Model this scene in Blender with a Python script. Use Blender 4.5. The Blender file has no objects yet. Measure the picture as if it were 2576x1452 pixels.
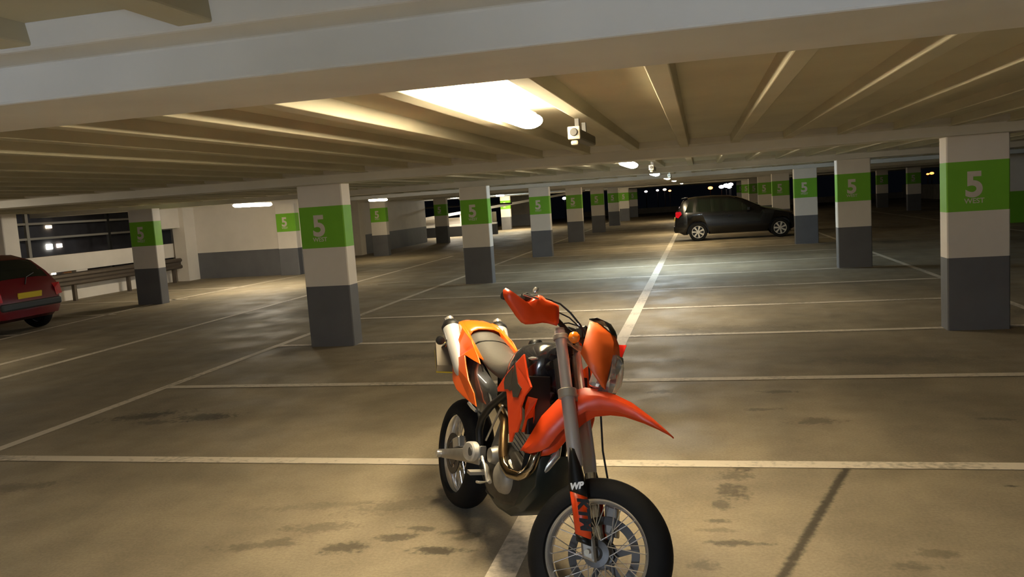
import bpy, bmesh, math, random
from mathutils import Vector, Matrix
random.seed(7)
SC = bpy.context.scene
COL = SC.collection
R = math.radians
# ------------------------------------------------------------------ camera
cam_d = bpy.data.cameras.new('camera'); cam = bpy.data.objects.new('camera', cam_d); COL.objects.link(cam)
cam_d.sensor_width = 36.0; cam_d.lens = 36.0 * 2046.5 / 2576; cam_d.clip_end = 600; cam_d.clip_start = .05
r_ = Vector((0.97263808, 0.22254005, -0.06671656)); u_ = Vector((0.04102403, 0.11814159, 0.99214898)); f_ = Vector((-0.22867488, 0.96773885, -0.10577952))
M = Matrix(((r_.x, u_.x, -f_.x), (r_.y, u_.y, -f_.y), (r_.z, u_.z, -f_.z))).to_4x4()
M.translation = (0, 0, 1.7305)
cam.matrix_world = M
SC.camera = cam
# ------------------------------------------------------------------ world and exposure
w = bpy.data.worlds.new('night'); SC.world = w; w.use_nodes = True
w.node_tree.nodes['Background'].inputs[0].default_value = (.010, .012, .018, 1)
w.node_tree.nodes['Background'].inputs[1].default_value = .10
SC.view_settings.view_transform = 'Standard'; SC.view_settings.look = 'None'
SC.view_settings.exposure = 0.22; SC.view_settings.gamma = 1.0; SC.view_settings.use_curve_mapping = False
LAMP_E = 110.0            # strength of the ceiling tubes
COOLB = (.66, .78, 1.0); WARM = (1.0, .83, .56); WHITE = (1.0, .88, .70); COOL = (.72, .88, 1.0)

# ------------------------------------------------------------------ materials
def mat(name, col, rough=.6, metal=0., emit=None, es=0., bump=0., bscale=40., vary=0., vscale=3., coat=0., spec=.5):
    m = bpy.data.materials.new(name); m.use_nodes = True; nt = m.node_tree; b = nt.nodes['Principled BSDF']
    b.inputs['Base Color'].default_value = (*col, 1); b.inputs['Roughness'].default_value = rough; b.inputs['Metallic'].default_value = metal
    b.inputs['Coat Weight'].default_value = coat; b.inputs['Specular IOR Level'].default_value = spec
    if emit: b.inputs['Emission Color'].default_value = (*emit, 1); b.inputs['Emission Strength'].default_value = es
    tc = nt.nodes.new('ShaderNodeTexCoord')
    if vary:
        n = nt.nodes.new('ShaderNodeTexNoise'); n.inputs['Scale'].default_value = vscale; n.inputs['Detail'].default_value = 6
        r = nt.nodes.new('ShaderNodeMapRange'); r.inputs['From Min'].default_value = .3; r.inputs['From Max'].default_value = .7
        r.inputs['To Min'].default_value = 1 - vary; r.inputs['To Max'].default_value = 1 + vary * .5
        mx = nt.nodes.new('ShaderNodeVectorMath'); mx.operation = 'SCALE'; mx.inputs[0].default_value = col
        nt.links.new(tc.outputs['Object'], n.inputs['Vector']); nt.links.new(n.outputs['Fac'], r.inputs['Value'])
        nt.links.new(r.outputs[0], mx.inputs['Scale']); nt.links.new(mx.outputs[0], b.inputs['Base Color'])
    if bump:
        n = nt.nodes.new('ShaderNodeTexNoise'); n.inputs['Scale'].default_value = bscale; n.inputs['Detail'].default_value = 4
        bp = nt.nodes.new('ShaderNodeBump'); bp.inputs['Strength'].default_value = bump; bp.inputs['Distance'].default_value = .01
        nt.links.new(tc.outputs['Object'], n.inputs['Vector']); nt.links.new(n.outputs['Fac'], bp.inputs['Height']); nt.links.new(bp.outputs[0], b.inputs['Normal'])
    return m

m_ceil = mat('painted_ceiling_concrete', (.53, .495, .36), .75, vary=.12, vscale=1.3, bump=.1, bscale=20)
m_beam = mat('painted_beam_concrete', (.72, .69, .62), .7, vary=.10, vscale=2.0, bump=.15, bscale=14)
m_white = mat('white_wall_paint', (.80, .735, .64), .6, vary=.06, vscale=2, bump=.08)
m_green = mat('green_band_paint', (.19, .50, .025), .55, vary=.06, vscale=4)
m_grey = mat('grey_dado_paint', (.135, .135, .14), .5, vary=.10, vscale=3, bump=.06)
m_conc = mat('raw_concrete', (.20, .18, .15), .85, vary=.2, vscale=2, bump=.2)
m_dark = mat('dark_steel', (.02, .02, .02), .5, .3)
m_galv = mat('weathered_barrier_steel', (.16, .13, .10), .45, .6, vary=.2)
m_rail = mat('pale_rail_paint', (.60, .56, .48), .5)

def floor_material():
    m = bpy.data.materials.new('worn_concrete_floor'); m.use_nodes = True; nt = m.node_tree; N = nt.nodes; L = nt.links; b = N['Principled BSDF']
    tc = N.new('ShaderNodeTexCoord')
    def noise(scale, detail=6, vec=None, rough=.55):
        n = N.new('ShaderNodeTexNoise'); n.inputs['Scale'].default_value = scale; n.inputs['Detail'].default_value = detail; n.inputs['Roughness'].default_value = rough
        L.new(vec or tc.outputs['Object'], n.inputs['Vector']); return n.outputs['Fac']
    def mr(v, a, b_, c, d):
        r = N.new('ShaderNodeMapRange'); r.interpolation_type = 'SMOOTHSTEP'
        for k, x in zip(('From Min', 'From Max', 'To Min', 'To Max'), (a, b_, c, d)): r.inputs[k].default_value = x
        L.new(v, r.inputs['Value']); return r.outputs[0]
    def mth(op, a, b_=None):
        n = N.new('ShaderNodeMath'); n.operation = op
        for i, v in enumerate((a, b_)):
            if v is None: continue
            if isinstance(v, (int, float)): n.inputs[i].default_value = v
            else: L.new(v, n.inputs[i])
        return n.outputs[0]
    base = mth('MULTIPLY', mr(noise(.45), .35, .7, .80, 1.12), mr(noise(2.6, 8), .3, .7, .86, 1.10))
    base = mth('MULTIPLY', base, mr(noise(60, 3), .3, .7, .88, 1.08))
    fac = base
    # oil drips and worn blotches: x, y, rx, ry, turn, depth
    spots = [(-2.14, 3.98, .20, .07, .2, .45), (-1.66, 3.90, .13, .05, .1, .7), (-1.36, 3.75, .13, .045, .1, .9), (-1.87, 3.74, .12, .06, .3, .7), (-1.55, 4.02, .10, .03, .0, .6),
             (-1.35, 3.98, .08, .03, .3, .6), (-1.25, 3.93, .07, .03, .5, .5), (-2.35, 3.75, .22, .06, .3, .5), (-1.75, 4.35, .35, .10, .4, .35), (-2.3, 4.3, .3, .06, .2, .25),
             (-5.05, 6.35, .33, .13, .4, .75), (-4.40, 6.30, .28, .12, .2, .75), (-4.75, 6.15, .22, .07, .1, .5), (-4.7, 4.5, .3, .1, .3, .4),
             (.12, 4.92, .12, .08, .8, .55), (.12, 4.66, .08, .12, .2, .65), (.05, 4.45, .06, .06, 0, .6), (.02, 4.22, .06, .025, 0, .6), (.10, 3.95, .14, .035, 0, .7), (.0, 4.1, .10, .03, 0, .4),
             (.2, 5.05, .05, .05, 0, .5), (-.05, 3.7, .06, .06, 0, .5), (.58, 7.0, .15, .05, 0, .5), (.76, 6.1, .16, .08, 0, .55), (-.42, 7.05, .12, .06, 0, .5), (.41, 6.44, .14, .04, 0, .5),
             (1.94, 6.15, .10, .05, 0, .5), (1.6, 4.8, .05, .02, 0, .9), (-2.0, 8.2, .35, .1, 0, .45), (-.5, 8.4, .4, .1, 0, .4), (-2.6, 10.6, .9, .25, 0, .4), (.4, 10.2, .8, .25, 0, .3),
             (-3.1, 9.0, .8, .2, .3, .4), (1.0, 3.9, .12, .05, 0, .45), (.9, 3.75, .1, .04, 0, .4), (1.35, 3.4, .08, .05, 0, .4), (1.8, 8.2, .7, .2, 0, .25), (-1.05, 9.7, .1, .25, .3, .35)]
    warp = noise(7.0, 5); warp2 = noise(28.0, 4)
    for (x, y, rx, ry, a, d) in spots:
        mp = N.new('ShaderNodeMapping'); mp.vector_type = 'TEXTURE'
        mp.inputs['Location'].default_value = (x, y, 0); mp.inputs['Rotation'].default_value = (0, 0, a); mp.inputs['Scale'].default_value = (rx, ry, 1)
        L.new(tc.outputs['Object'], mp.inputs['Vector'])
        ln = N.new('ShaderNodeVectorMath'); ln.operation = 'LENGTH'; L.new(mp.outputs[0], ln.inputs[0])
        s = mth('ADD', ln.outputs['Value'], mth('MULTIPLY', mth('SUBTRACT', warp, .5), 2.6))
        s = mth('ADD', s, mth('MULTIPLY', mth('SUBTRACT', warp2, .5), 1.6))
        fac = mth('MULTIPLY', fac, mr(s, .45, 1.35, 1 - d * .80, 1))
    # a dragged rubber mark
    ax, ay, bx, by = .80, 5.08, .20, 3.35; dx, dy = bx - ax, by - ay; ln_ = math.hypot(dx, dy); ux, uy = dx / ln_, dy / ln_
    sp = N.new('ShaderNodeSeparateXYZ'); L.new(tc.outputs['Object'], sp.inputs[0])
    t = mth('ADD', mth('MULTIPLY', mth('SUBTRACT', sp.outputs[0], ax), ux), mth('MULTIPLY', mth('SUBTRACT', sp.outputs[1], ay), uy))
    s = mth('ABSOLUTE', mth('ADD', mth('MULTIPLY', mth('SUBTRACT', sp.outputs[0], ax), -uy), mth('MULTIPLY', mth('SUBTRACT', sp.outputs[1], ay), ux)))
    s = mth('ADD', s, mth('MULTIPLY', mth('SUBTRACT', warp2, .5), .05))
    on = mth('MULTIPLY', mth('MULTIPLY', mr(s, .008, .04, 1, 0), mr(t, 0, .03, 0, 1)), .74)
    fac = mth('MULTIPLY', fac, mth('SUBTRACT', 1.0, on))
    # broad tyre-darkened strips down the aisles
    strip = N.new('ShaderNodeMapping'); strip.inputs['Scale'].default_value = (1.0, .10, 1); L.new(tc.outputs['Object'], strip.inputs['Vector'])
    fac = mth('MULTIPLY', fac, mr(noise(1.1, 4, strip.outputs[0]), .35, .65, .86, 1.06))
    vm = N.new('ShaderNodeVectorMath'); vm.operation = 'SCALE'; vm.inputs[0].default_value = (.290, .240, .162); L.new(fac, vm.inputs['Scale'])
    L.new(vm.outputs[0], b.inputs['Base Color'])
    L.new(mr(noise(1.5, 5), .3, .7, .55, .8), b.inputs['Roughness']); b.inputs['Specular IOR Level'].default_value = .35
    bp = N.new('ShaderNodeBump'); bp.inputs['Strength'].default_value = .25; bp.inputs['Distance'].default_value = .004
    L.new(noise(120, 3), bp.inputs['Height']); L.new(bp.outputs[0], b.inputs['Normal'])
    return m
m_floor = floor_material()

def line_material():
    m = mat('worn_line_paint', (.60, .53, .42), .65); nt = m.node_tree; N = nt.nodes; L = nt.links; b = N['Principled BSDF']
    tc = N.new('ShaderNodeTexCoord'); n = N.new('ShaderNodeTexNoise'); n.inputs['Scale'].default_value = 22; n.inputs['Detail'].default_value = 8; L.new(tc.outputs['Object'], n.inputs['Vector'])
    n2 = N.new('ShaderNodeTexNoise'); n2.inputs['Scale'].default_value = 1.2; L.new(tc.outputs['Object'], n2.inputs['Vector'])
    ad = N.new('ShaderNodeMath'); ad.operation = 'ADD'; L.new(n.outputs['Fac'], ad.inputs[0]); L.new(n2.outputs['Fac'], ad.inputs[1])
    r = N.new('ShaderNodeMapRange'); r.inputs['From Min'].default_value = .72; r.inputs['From Max'].default_value = 1.0; r.inputs['To Min'].default_value = 0; r.inputs['To Max'].default_value = 1; L.new(ad.outputs[0], r.inputs['Value'])
    mx = N.new('ShaderNodeMix'); mx.data_type = 'RGBA'; mx.inputs[6].default_value = (.33, .29, .22, 1); mx.inputs[7].default_value = (.66, .58, .46, 1)
    L.new(r.outputs[0], mx.inputs[0]); L.new(mx.outputs[2], b.inputs['Base Color'])
    return m
m_line = line_material()

# ------------------------------------------------------------------ mesh helpers
def link(o, parent=None):
    COL.objects.link(o)
    if parent: o.parent = parent
    return o
def tag(o, label=None, cat=None, group=None, kind=None):
    if label: o['label'] = label
    if cat: o['category'] = cat
    if group: o['group'] = group
    if kind: o['kind'] = kind
    return o
def empty(name, loc=(0, 0, 0), rz=0.):
    o = bpy.data.objects.new(name, None); o.location = loc; o.rotation_euler = (0, 0, rz); o.empty_display_size = .2
    return link(o)
class MB:
    """collects shapes into one mesh; xf is applied to every point"""
    def __init__(s, xf=None): s.v = []; s.f = []; s.mi = []; s.xf = xf
    def add(s, vs, fs, mi=0):
        o = len(s.v); s.v += [Vector(v) for v in vs]; s.f += [tuple(i + o for i in f) for f in fs]; s.mi += [mi] * len(fs); return s
    def box(s, a, b, mi=0):
        (x0, y0, z0), (x1, y1, z1) = a, b
        return s.add([(x0, y0, z0), (x1, y0, z0), (x1, y1, z0), (x0, y1, z0), (x0, y0, z1), (x1, y0, z1), (x1, y1, z1), (x0, y1, z1)],
                     [(0, 3, 2, 1), (4, 5, 6, 7), (0, 1, 5, 4), (1, 2, 6, 5), (2, 3, 7, 6), (3, 0, 4, 7)], mi)
    def obox(s, c, ax, ay, az):
        c = Vector(c); ax = Vector(ax); ay = Vector(ay); az = Vector(az)
        vs = [c + ax * i + ay * j + az * k for k in (-1, 1) for (i, j) in ((-1, -1), (1, -1), (1, 1), (-1, 1))]
        return s.add(vs, [(0, 3, 2, 1), (4, 5, 6, 7), (0, 1, 5, 4), (1, 2, 6, 5), (2, 3, 7, 6), (3, 0, 4, 7)])
    def tube(s, pts, r, n=10, cap=True):
        pts = [Vector(p) for p in pts]; rr = r if isinstance(r, (list, tuple)) else [r] * len(pts); up = None; rings = []
        for i, p in enumerate(pts):
            d = (pts[min(i + 1, len(pts) - 1)] - pts[max(i - 1, 0)]).normalized()
            if up is None: up = d.orthogonal().normalized()
            up = (up - d * up.dot(d)); up = up.normalized() if up.length > 1e-6 else d.orthogonal().normalized()
            q = d.cross(up); rings.append([p + (up * math.cos(2 * math.pi * k / n) + q * math.sin(2 * math.pi * k / n)) * rr[i] for k in range(n)])
        return s.loft(rings, True, cap)
    def loft(s, rings, closed=True, cap=True, mi=0):
        n = len(rings[0]); vs = [v for r in rings for v in r]; fs = []
        for i in range(len(rings) - 1):
            for k in range(n if closed else n - 1):
                a = i * n + k; b = i * n + (k + 1) % n; fs.append((a, b, b + n, a + n))
        if cap and closed: fs += [tuple(range(n - 1, -1, -1)), tuple(range((len(rings) - 1) * n, len(rings) * n))]
        return s.add(vs, fs, mi)
    def lathe(s, prof, c=(0, 0, 0), axis=(0, 1, 0), n=48, closed=False):
        """prof: (radius, offset along the axis)"""
        a = Vector(axis).normalized(); u = a.orthogonal().normalized(); w_ = a.cross(u); c = Vector(c); rings = []
        for k in range(n):
            t = 2 * math.pi * k / n; d = u * math.cos(t) + w_ * math.sin(t); rings.append([c + d * r + a * o for (r, o) in prof])
        m = len(prof); vs = [v for r in rings for v in r]; fs = []
        for i in range(n):
            j = (i + 1) % n
            for k in range(m if closed else m - 1):
                k2 = (k + 1) % m; fs.append((i * m + k, j * m + k, j * m + k2, i * m + k2))
        return s.add(vs, fs)
    def prism(s, pts, t, mi=0):
        """polygon thickened along its normal by the vector t"""
        pts = [Vector(p) for p in pts]; t = Vector(t); n = len(pts); vs = [p - t * .5 for p in pts] + [p + t * .5 for p in pts]
        fs = [tuple(range(n - 1, -1, -1)), tuple(range(n, 2 * n))] + [(i, (i + 1) % n, (i + 1) % n + n, i + n) for i in range(n)]
        return s.add(vs, fs, mi)
    def build(s, name, mats, parent=None, smooth=True, bevel=0., solid=0., sub=0, angle=40):
        me = bpy.data.meshes.new(name); me.from_pydata([s.xf(v) if s.xf else v for v in s.v], [], s.f)
        for m in (mats if isinstance(mats, (list, tuple)) else [mats]): me.materials.append(m)
        bm = bmesh.new(); bm.from_mesh(me); bm.faces.ensure_lookup_table()
        for f, i in zip(bm.faces, s.mi): f.material_index = i; f.smooth = smooth
        bmesh.ops.remove_doubles(bm, verts=bm.verts, dist=1e-5); bmesh.ops.recalc_face_normals(bm, faces=bm.faces)
        if smooth:
            for e in bm.edges:
                if len(e.link_faces) == 2 and e.calc_face_angle(0) > R(angle): e.smooth = False
        bm.to_mesh(me); bm.free()
        o = bpy.data.objects.new(name, me); link(o, parent)
        if solid: md = o.modifiers.new('solid', 'SOLIDIFY'); md.thickness = solid; md.offset = 0
        if bevel: md = o.modifiers.new('bevel', 'BEVEL'); md.width = bevel; md.segments = 2; md.limit_method = 'ANGLE'; md.angle_limit = R(40)
        if sub: md = o.modifiers.new('sub', 'SUBSURF'); md.levels = sub; md.render_levels = sub
        return o
def copy_tree(o, parent=None):
    c = o.copy(); COL.objects.link(c); c.parent = parent
    for ch in list(o.children): copy_tree(ch, c)
    return c
def text_mesh(name, body, size, depth=.002, bold=0., shear=0.):
    cu = bpy.data.curves.new(name, 'FONT'); cu.body = body; cu.size = size; cu.extrude = depth; cu.offset = bold; cu.shear = shear; cu.align_x = 'CENTER'
    t = bpy.data.objects.new(name, cu); COL.objects.link(t); dg = bpy.context.evaluated_depsgraph_get(); dg.update()
    me = bpy.data.meshes.new_from_object(t.evaluated_get(dg)); bpy.data.objects.remove(t); bpy.data.curves.remove(cu); me.name = name
    return me

# ------------------------------------------------------------------ floor, ceiling, beams, ribs
Y_END = 70.0
fl = MB().box((-15.9, -9, -.25), (16, Y_END, 0)).build('floor', m_floor, smooth=False); tag(fl, kind='structure')
def line(x0, y0, x1, y1, wd=.10, z=.0025):
    d = Vector((x1 - x0, y1 - y0, 0)); n = Vector((-d.y, d.x, 0)).normalized() * wd / 2
    a = Vector((x0, y0, z)); b = Vector((x1, y1, z))
    k = max(1, int(d.length / 4)); vs = []; fs = []
    for i in range(k + 1):
        p = a.lerp(b, i / k); vs += [p - n, p + n]
        if i: fs.append((2 * i - 2, 2 * i, 2 * i + 1, 2 * i - 1))
    MB().add(vs, fs).build('painted_line', m_line, fl, smooth=False)
XC, XE, XF = -.975, -5.66, 3.87
line(XC, -2, XC, 66, .145); line(XE, -2, XE, 66, .11); line(XF, -2, XF, 66, .10)
for k in range(-2, 26):
    y = 5.125 + 2.376 * k
    line(XE, y, XF, y, .125, .004)
line(-8.42, 2, -8.40, 27, .11); line(-9.36, 4, -9.32, 10.15, .12)
line(-11.35, 9, -12.0, 16.2, .10); line(-12.0, 16.2, -11.45, 22.0, .10)
for y in (9.3, 11.7, 14.1, 16.5, 18.9): line(-15.1, y, -11.6, y, .10)
line(8.6, 2, 8.6, 60, .10)
for k in range(12): line(8.6, 6.3 + 4.75 * k, 13.6, 6.3 + 4.75 * k, .10)
for y, x in ((17.6, -8.0), (18.1, -7.4), (18.4, -9.0)): line(x - .35, y, x + .55, y + .25, .08)

ce = MB().box((-15.9, -9, 2.29), (16, Y_END, 2.6)).build('ceiling', m_ceil, smooth=False); tag(ce, kind='structure')
for k in range(-28, 30):
    x = -.14 + .55 * k; j = random.uniform(-.006, .006)
    for (ya, yb, zr, hb_, ht) in ((2.3, Y_END, 2.215 + j, .048, .062), (-9, 2.3, 2.236, .052, .062)):
        MB().add([(x - hb_, ya, zr), (x + hb_, ya, zr), (x + ht, ya, 2.30), (x - ht, ya, 2.30), (x - hb_, yb, zr), (x + hb_, yb, zr), (x + ht, yb, 2.30), (x - ht, yb, 2.30)],
                 [(0, 1, 5, 4), (1, 2, 6, 5), (2, 3, 7, 6), (3, 0, 4, 7), (0, 3, 2, 1), (4, 5, 6, 7)]).build('rib', m_ceil, ce, smooth=False, bevel=.006)
beam_y = [-5.25, 2.03] + [9.45 + 7.3 * k for k in range(9)]
for y in beam_y:
    ring = [(y, 2.11), (y + .52, 2.11), (y + .52, 2.215), (y + .57, 2.225), (y + .60, 2.295), (y - .14, 2.295), (y - .11, 2.225), (y, 2.215)]
    MB().loft([[(x, a, z) for a, z in ring] for x in (-15.88, 15.98)]).build('cross_beam', m_beam, ce, smooth=False, bevel=.008)

# ------------------------------------------------------------------ pillars
PW, PD, PH = .62, .27, 2.11
def pillar_mesh():
    mb = MB(); c = .012
    for (z0, z1, mi) in ((0, .80, 2), (.80, 1.30, 0), (1.30, 1.835, 1), (1.835, PH, 0)):
        ring = [(-PW / 2 + c, 0), (PW / 2 - c, 0), (PW / 2, c), (PW / 2, PD - c), (PW / 2 - c, PD), (-PW / 2 + c, PD), (-PW / 2, PD - c), (-PW / 2, c)]
        mb.loft([[(x, y, z) for x, y in ring] for z in (z0, z1)], True, z0 == 0 or z1 == PH, mi)
    return mb.build('shaft', [m_white, m_green, m_grey], smooth=False)
m_num = mat('cream_lettering_paint', (.70, .62, .52), .6, vary=.06, vscale=20)
five = text_mesh('numeral', '5', .37, .0015, .012); five.materials.append(m_num)
west = text_mesh('lettering', 'WEST', .076, .0015, .0008); west.materials.append(m_num)
def make_pillar():
    t = empty('square_pillar'); s = pillar_mesh(); s.parent = t
    for (me, z, nm) in ((five, 1.462, 'numeral'), (west, 1.385, 'lettering')):
        o = bpy.data.objects.new(nm, me); link(o, t); o.location = (-.04, -.003, z); o.rotation_euler = (math.pi / 2, 0, 0)
    return t
pil0 = make_pillar(); used = [False]
def pillar(x, y, label, group, sx=1., sy=1.):
    t = pil0 if not used[0] else copy_tree(pil0); used[0] = True
    t.location = (x, y, 0); t.scale = (sx, sy, 1); tag(t, label, 'pillar', group); return t
ords = ['nearest', 'second', 'third', 'fourth', 'fifth', 'sixth', 'seventh', 'eighth']
for k in range(8):
    pillar(-4.77 + (.02 * (k % 3)), 9.74 + 7.3 * k, f'green banded 5 West pillar, {ords[k]} in the row behind the motorcycle tail', 'pillars of the row behind the motorcycle tail')
for k in range(8):
    pillar(2.915 + (.01 if k % 2 else 0), 9.69 + 7.3 * k, f'green banded 5 West pillar, {ords[k]} in the row by the black hatchback nose', 'pillars of the row by the black hatchback')
for y, lab in ((15.68, 'green banded pillar standing alone between red car and crash barrier'), (22.05, 'green banded pillar against the long white and grey wall end'),
               (29.2, 'dim green banded pillar in front of the short receding wall'), (36.9, 'green banded pillar in front of the ramp railings'),
               (43.9, 'green banded pillar of the wall side row, beyond the ramp railings'), (50.2, 'brightly lit green banded pillar far down the wall side row'),
               (57.4, 'small green banded pillar at the far end of the wall side row')):
    pillar(-11.95 if y > 20 else -11.98, y, lab, 'pillars of the wall side row')
for y, lab in ((43.3, 'distant dark based pillar, nearer of two framed between the two right row pillars'), (50.4, 'distant dark based pillar, farther of two framed between the two right row pillars')):
    pillar(10.2, y, lab, 'distant pillars of the far aisle')

# ------------------------------------------------------------------ walls round the deck
def wall(name, a, b, mats=None, dado=.8):
    (x0, y0), (x1, y1) = a, b; mb = MB(); mb.box((x0, y0, 0), (x1, y1, dado), 1); mb.box((x0, y0, dado), (x1, y1, 2.29), 0)
    return tag(mb.build(name, mats or [m_white, m_grey], smooth=False), kind='structure')
wall('wall_left', (-15.35, 22.3), (-11.3, 22.6)); wall('wall_left_return', (-13.65, 31.0), (-13.35, 38.8))
wall('wall_back_left', (-13.2, 56.6), (-11.0, 56.9), [m_conc, m_grey])
wall('wall_right', (9.55, 28.9), (15.9, 29.3), [m_white, m_green], dado=1.0)
bl = MB(); bl.box((-11.0, Y_END - .3, 0), (15.9, Y_END, .45)); tag(bl.build('wall_back', m_conc, smooth=False), kind='structure')
br = MB(); br.box((15.6, -9, 0), (15.95, Y_END, 1.0)); tag(br.build('wall_far_right', m_conc, smooth=False), kind='structure')
bf = MB(); bf.box((-15.9, -9, 0), (16, -8.7, 2.29)); tag(bf.build('wall_front', m_white, smooth=False), kind='structure')
pp = MB(); pp.box((-15.85, -9, 0), (-15.62, 22.3, .36)).box((-15.85, -9, .74), (-15.62, 22.3, 1.16)); 
for k in range(14): pp.box((-15.80, -8.6 + 2.4 * k, .36), (-15.66, -8.2 + 2.4 * k, .74))
pp.box((-15.55, 21.75, 0), (-15.15, 22.3, 2.29)).box((-15.6, 20.9, 1.62), (-15.3, 21.8, 2.29))
tag(pp.build('wall_left_parapet', m_white, smooth=False), kind='structure')
pq = MB(); pq.box((-15.85, 22.6, .0), (-15.62, 41, .36)).box((-15.85, 22.6, .74), (-15.62, 41, 1.16)).box((-13.7, 30.5, 0), (-13.3, 31.0, 2.29))
tag(pq.build('wall_left_parapet_far', m_white, smooth=False), kind='structure')
MB().box((-15.7, 15.35, 0), (-15.32, 15.8, 2.29)).build('trim_1', m_white, smooth=False, bevel=.03)['kind'] = 'structure'
MB().box((-15.7, 14.4, 0), (-15.32, 15.0, 2.29)).build('trim_2', m_white, smooth=False, bevel=.03)['kind'] = 'structure'

def barrier(x, y0, y1, label):
    t = empty('crash_barrier', (x, (y0 + y1) / 2, 0)); h = (y1 - y0) / 2
    prof = [(0, .40), (.05, .43), (.05, .49), (.0, .53), (.0, .59), (.05, .63), (.05, .69), (0, .72)]
    MB().loft([[(px, y, z) for px, z in prof] + [(px - .012, y, z) for px, z in reversed(prof)] for y in (-h, h)], True, True).build('beam', m_galv, t, smooth=False)
    n = int(2 * h / 2.0)
    for i in range(n + 1):
        y = -h + .3 + i * (2 * h - .6) / max(n, 1); MB().box((-.10, y - .04, 0), (-.015, y + .04, .68)).build('post', m_galv, t, smooth=False)
    tag(t, label, 'crash barrier', 'crash barriers'); return t
barrier(-15.25, 5, 21.55, 'steel crash barrier along the parapet beyond the red car')
barrier(-15.25, 24, 30.3, 'short steel crash barrier seen past the nearest pillar edge')

def railing(name, x0, x1, y, zs, label, posts, mats, slope=0., r=.03):
    t = empty(name, ((x0 + x1) / 2, y, 0)); h = (x1 - x0) / 2
    for z in zs: MB().tube([(-h, 0, z), (h, 0, z + slope)], r, 8).build('rail', mats, t)
    for i in range(posts):
        x = -h + 2 * h * i / (posts - 1); MB().box((x - .03, -.03, 0), (x + .03, .03, max(zs) + slope * (x + h) / (2 * h))).build('post', mats, t, smooth=False)
    tag(t, label, 'railing'); return t

# ramp and opposite deck seen through the openings
def deck(name, y0, y1, x, label):
    t = empty(name, (x, (y0 + y1) / 2, 0)); h = (y1 - y0) / 2
    MB().box((-.3, -h, -3), (0, h, -.25)).build('lower_wall', m_conc, t, smooth=False)
    MB().box((-4, -h, -.4), (-.0, h, -.25)).build('slab', m_conc, t, smooth=False)
    MB().box((-1.6, -h, -.25), (-1.4, h, 2.7)).build('rear_wall', m_op, t, smooth=False)
    for z in (1.56, 1.98): MB().box((-.05, -h, z), (.02, h, z + .06)).build('rail', m_rail, t, smooth=False)
    for i in range(int(2 * h / 3.2)): MB().box((-.05, -h + 1.0 + 3.2 * i, -.25), (.03, -h + 1.10 + 3.2 * i, 2.7)).build('post', m_rail if i % 2 else m_dark, t, smooth=False)
    MB().box((-4, -h, 2.7), (.1, h, 3.0)).build('roof_slab', m_conc, t, smooth=False)
    tag(t, label, 'ramp'); return t
m_op = mat('blue_grey_wall_paint', (.10, .10, .12), .8, vary=.2)
deck('opposite_ramp', 2, 31, -18.2, 'blue grey ramp with pale rails beyond the parapet behind the red car')
rt = empty('exit_ramp', (-14, 44, 0))
MB().prism([(-1.6, 0, .95), (8, 0, 2.02), (8, 0, 2.12), (-1.6, 0, 1.12)], (0, .2, 0)).build('upper_rail', m_rail, rt, smooth=False)
MB().box((-1.6, -.1, .58), (3.0, .1, .68)).build('lower_rail', m_rail, rt, smooth=False)
MB().box((-1.6, -.12, 0), (3.0, .12, .56)).build('kerb_wall', m_dark, rt, smooth=False)
for x in (-.1, .9, 1.0, 1.9, 2.6): MB().box((x, -.06, .6), (x + .12, .06, 1.2 + .1 * x)).build('post', m_rail, rt, smooth=False)
MB().box((-1.6, .3, .2), (1.4, .36, 1.05)).build('panel', m_white, rt, smooth=False)
MB().box((1.5, .3, .7), (2.9, .36, 1.25)).build('panel', mat('tan_panel', (.35, .27, .15), .8), rt, smooth=False)
tag(rt, 'pale sloping rails of an exit ramp past the short receding wall', 'ramp')
MB().box((-14.15, 39.0, 0), (-13.95, 39.2, 2.29)).build('trim_3', m_dark, smooth=False)['kind'] = 'structure'
pt = MB(); pt.tube([(-13.9, 39.1, 1.72), (-9.2, 40.2, 1.66)], .035, 8); tag(pt.build('drain_pipe', m_dark), 'thin dark pipe running level from the dark corner post', 'pipe')

# ------------------------------------------------------------------ ceiling lamps
def lamp_mat(col, s, nm): return mat(nm, (.9, .9, .9), .4, emit=col, es=s)
mat_h = mat('lamp_housing_grey', (.55, .55, .52), .5)
lamps = {}
def lamp(x, y, col, s, label, L=1.5, z=2.14):
    t = empty('tube_lamp', (x, y, z))
    MB().loft([[(-.03, yy, .10), (.03, yy, .10), (.035, yy, .085), (-.035, yy, .085)] for yy in (-L / 2, L / 2)]).build('housing', mat_h, t, smooth=False, bevel=.004)
    key = (col, s)
    if key not in lamps:
        n = 20; prof = [(.08 * math.cos(2 * math.pi * k / n), .045 * math.sin(2 * math.pi * k / n) + .045) for k in range(n)]
        rings = []
        for yy, sc in ((-L / 2 + .01, .35), (-L / 2 + .03, .8), (-L / 2 + .07, 1), (L / 2 - .07, 1), (L / 2 - .03, .8), (L / 2 - .01, .35)):
            rings.append([(px * sc, yy, .05 + (pz - .05) * sc) for px, pz in prof])
        lamps[key] = MB().loft(rings, True, True).build('diffuser', lamp_mat(col, s, 'lit_diffuser'), t)
    else: link(bpy.data.objects.new('diffuser', lamps[key].data), t)
    for yy in (-.35, .35): MB().box((-.02, yy - .015, .09), (.02, yy + .015, 2.295 - z)).build('bracket', mat_h, t, smooth=False)
    tag(t, label, 'ceiling lamp', 'ceiling lamps')
lamp(-.965, 4.15, WARM, LAMP_E * 1.0, 'large glowing tube lamp in the ceiling right above the motorcycle', z=2.155)
lamp(-.965, 11.9, WHITE, LAMP_E * .9, 'tube lamp glowing beyond the first cross beam past the motorcycle', z=2.11)
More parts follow.
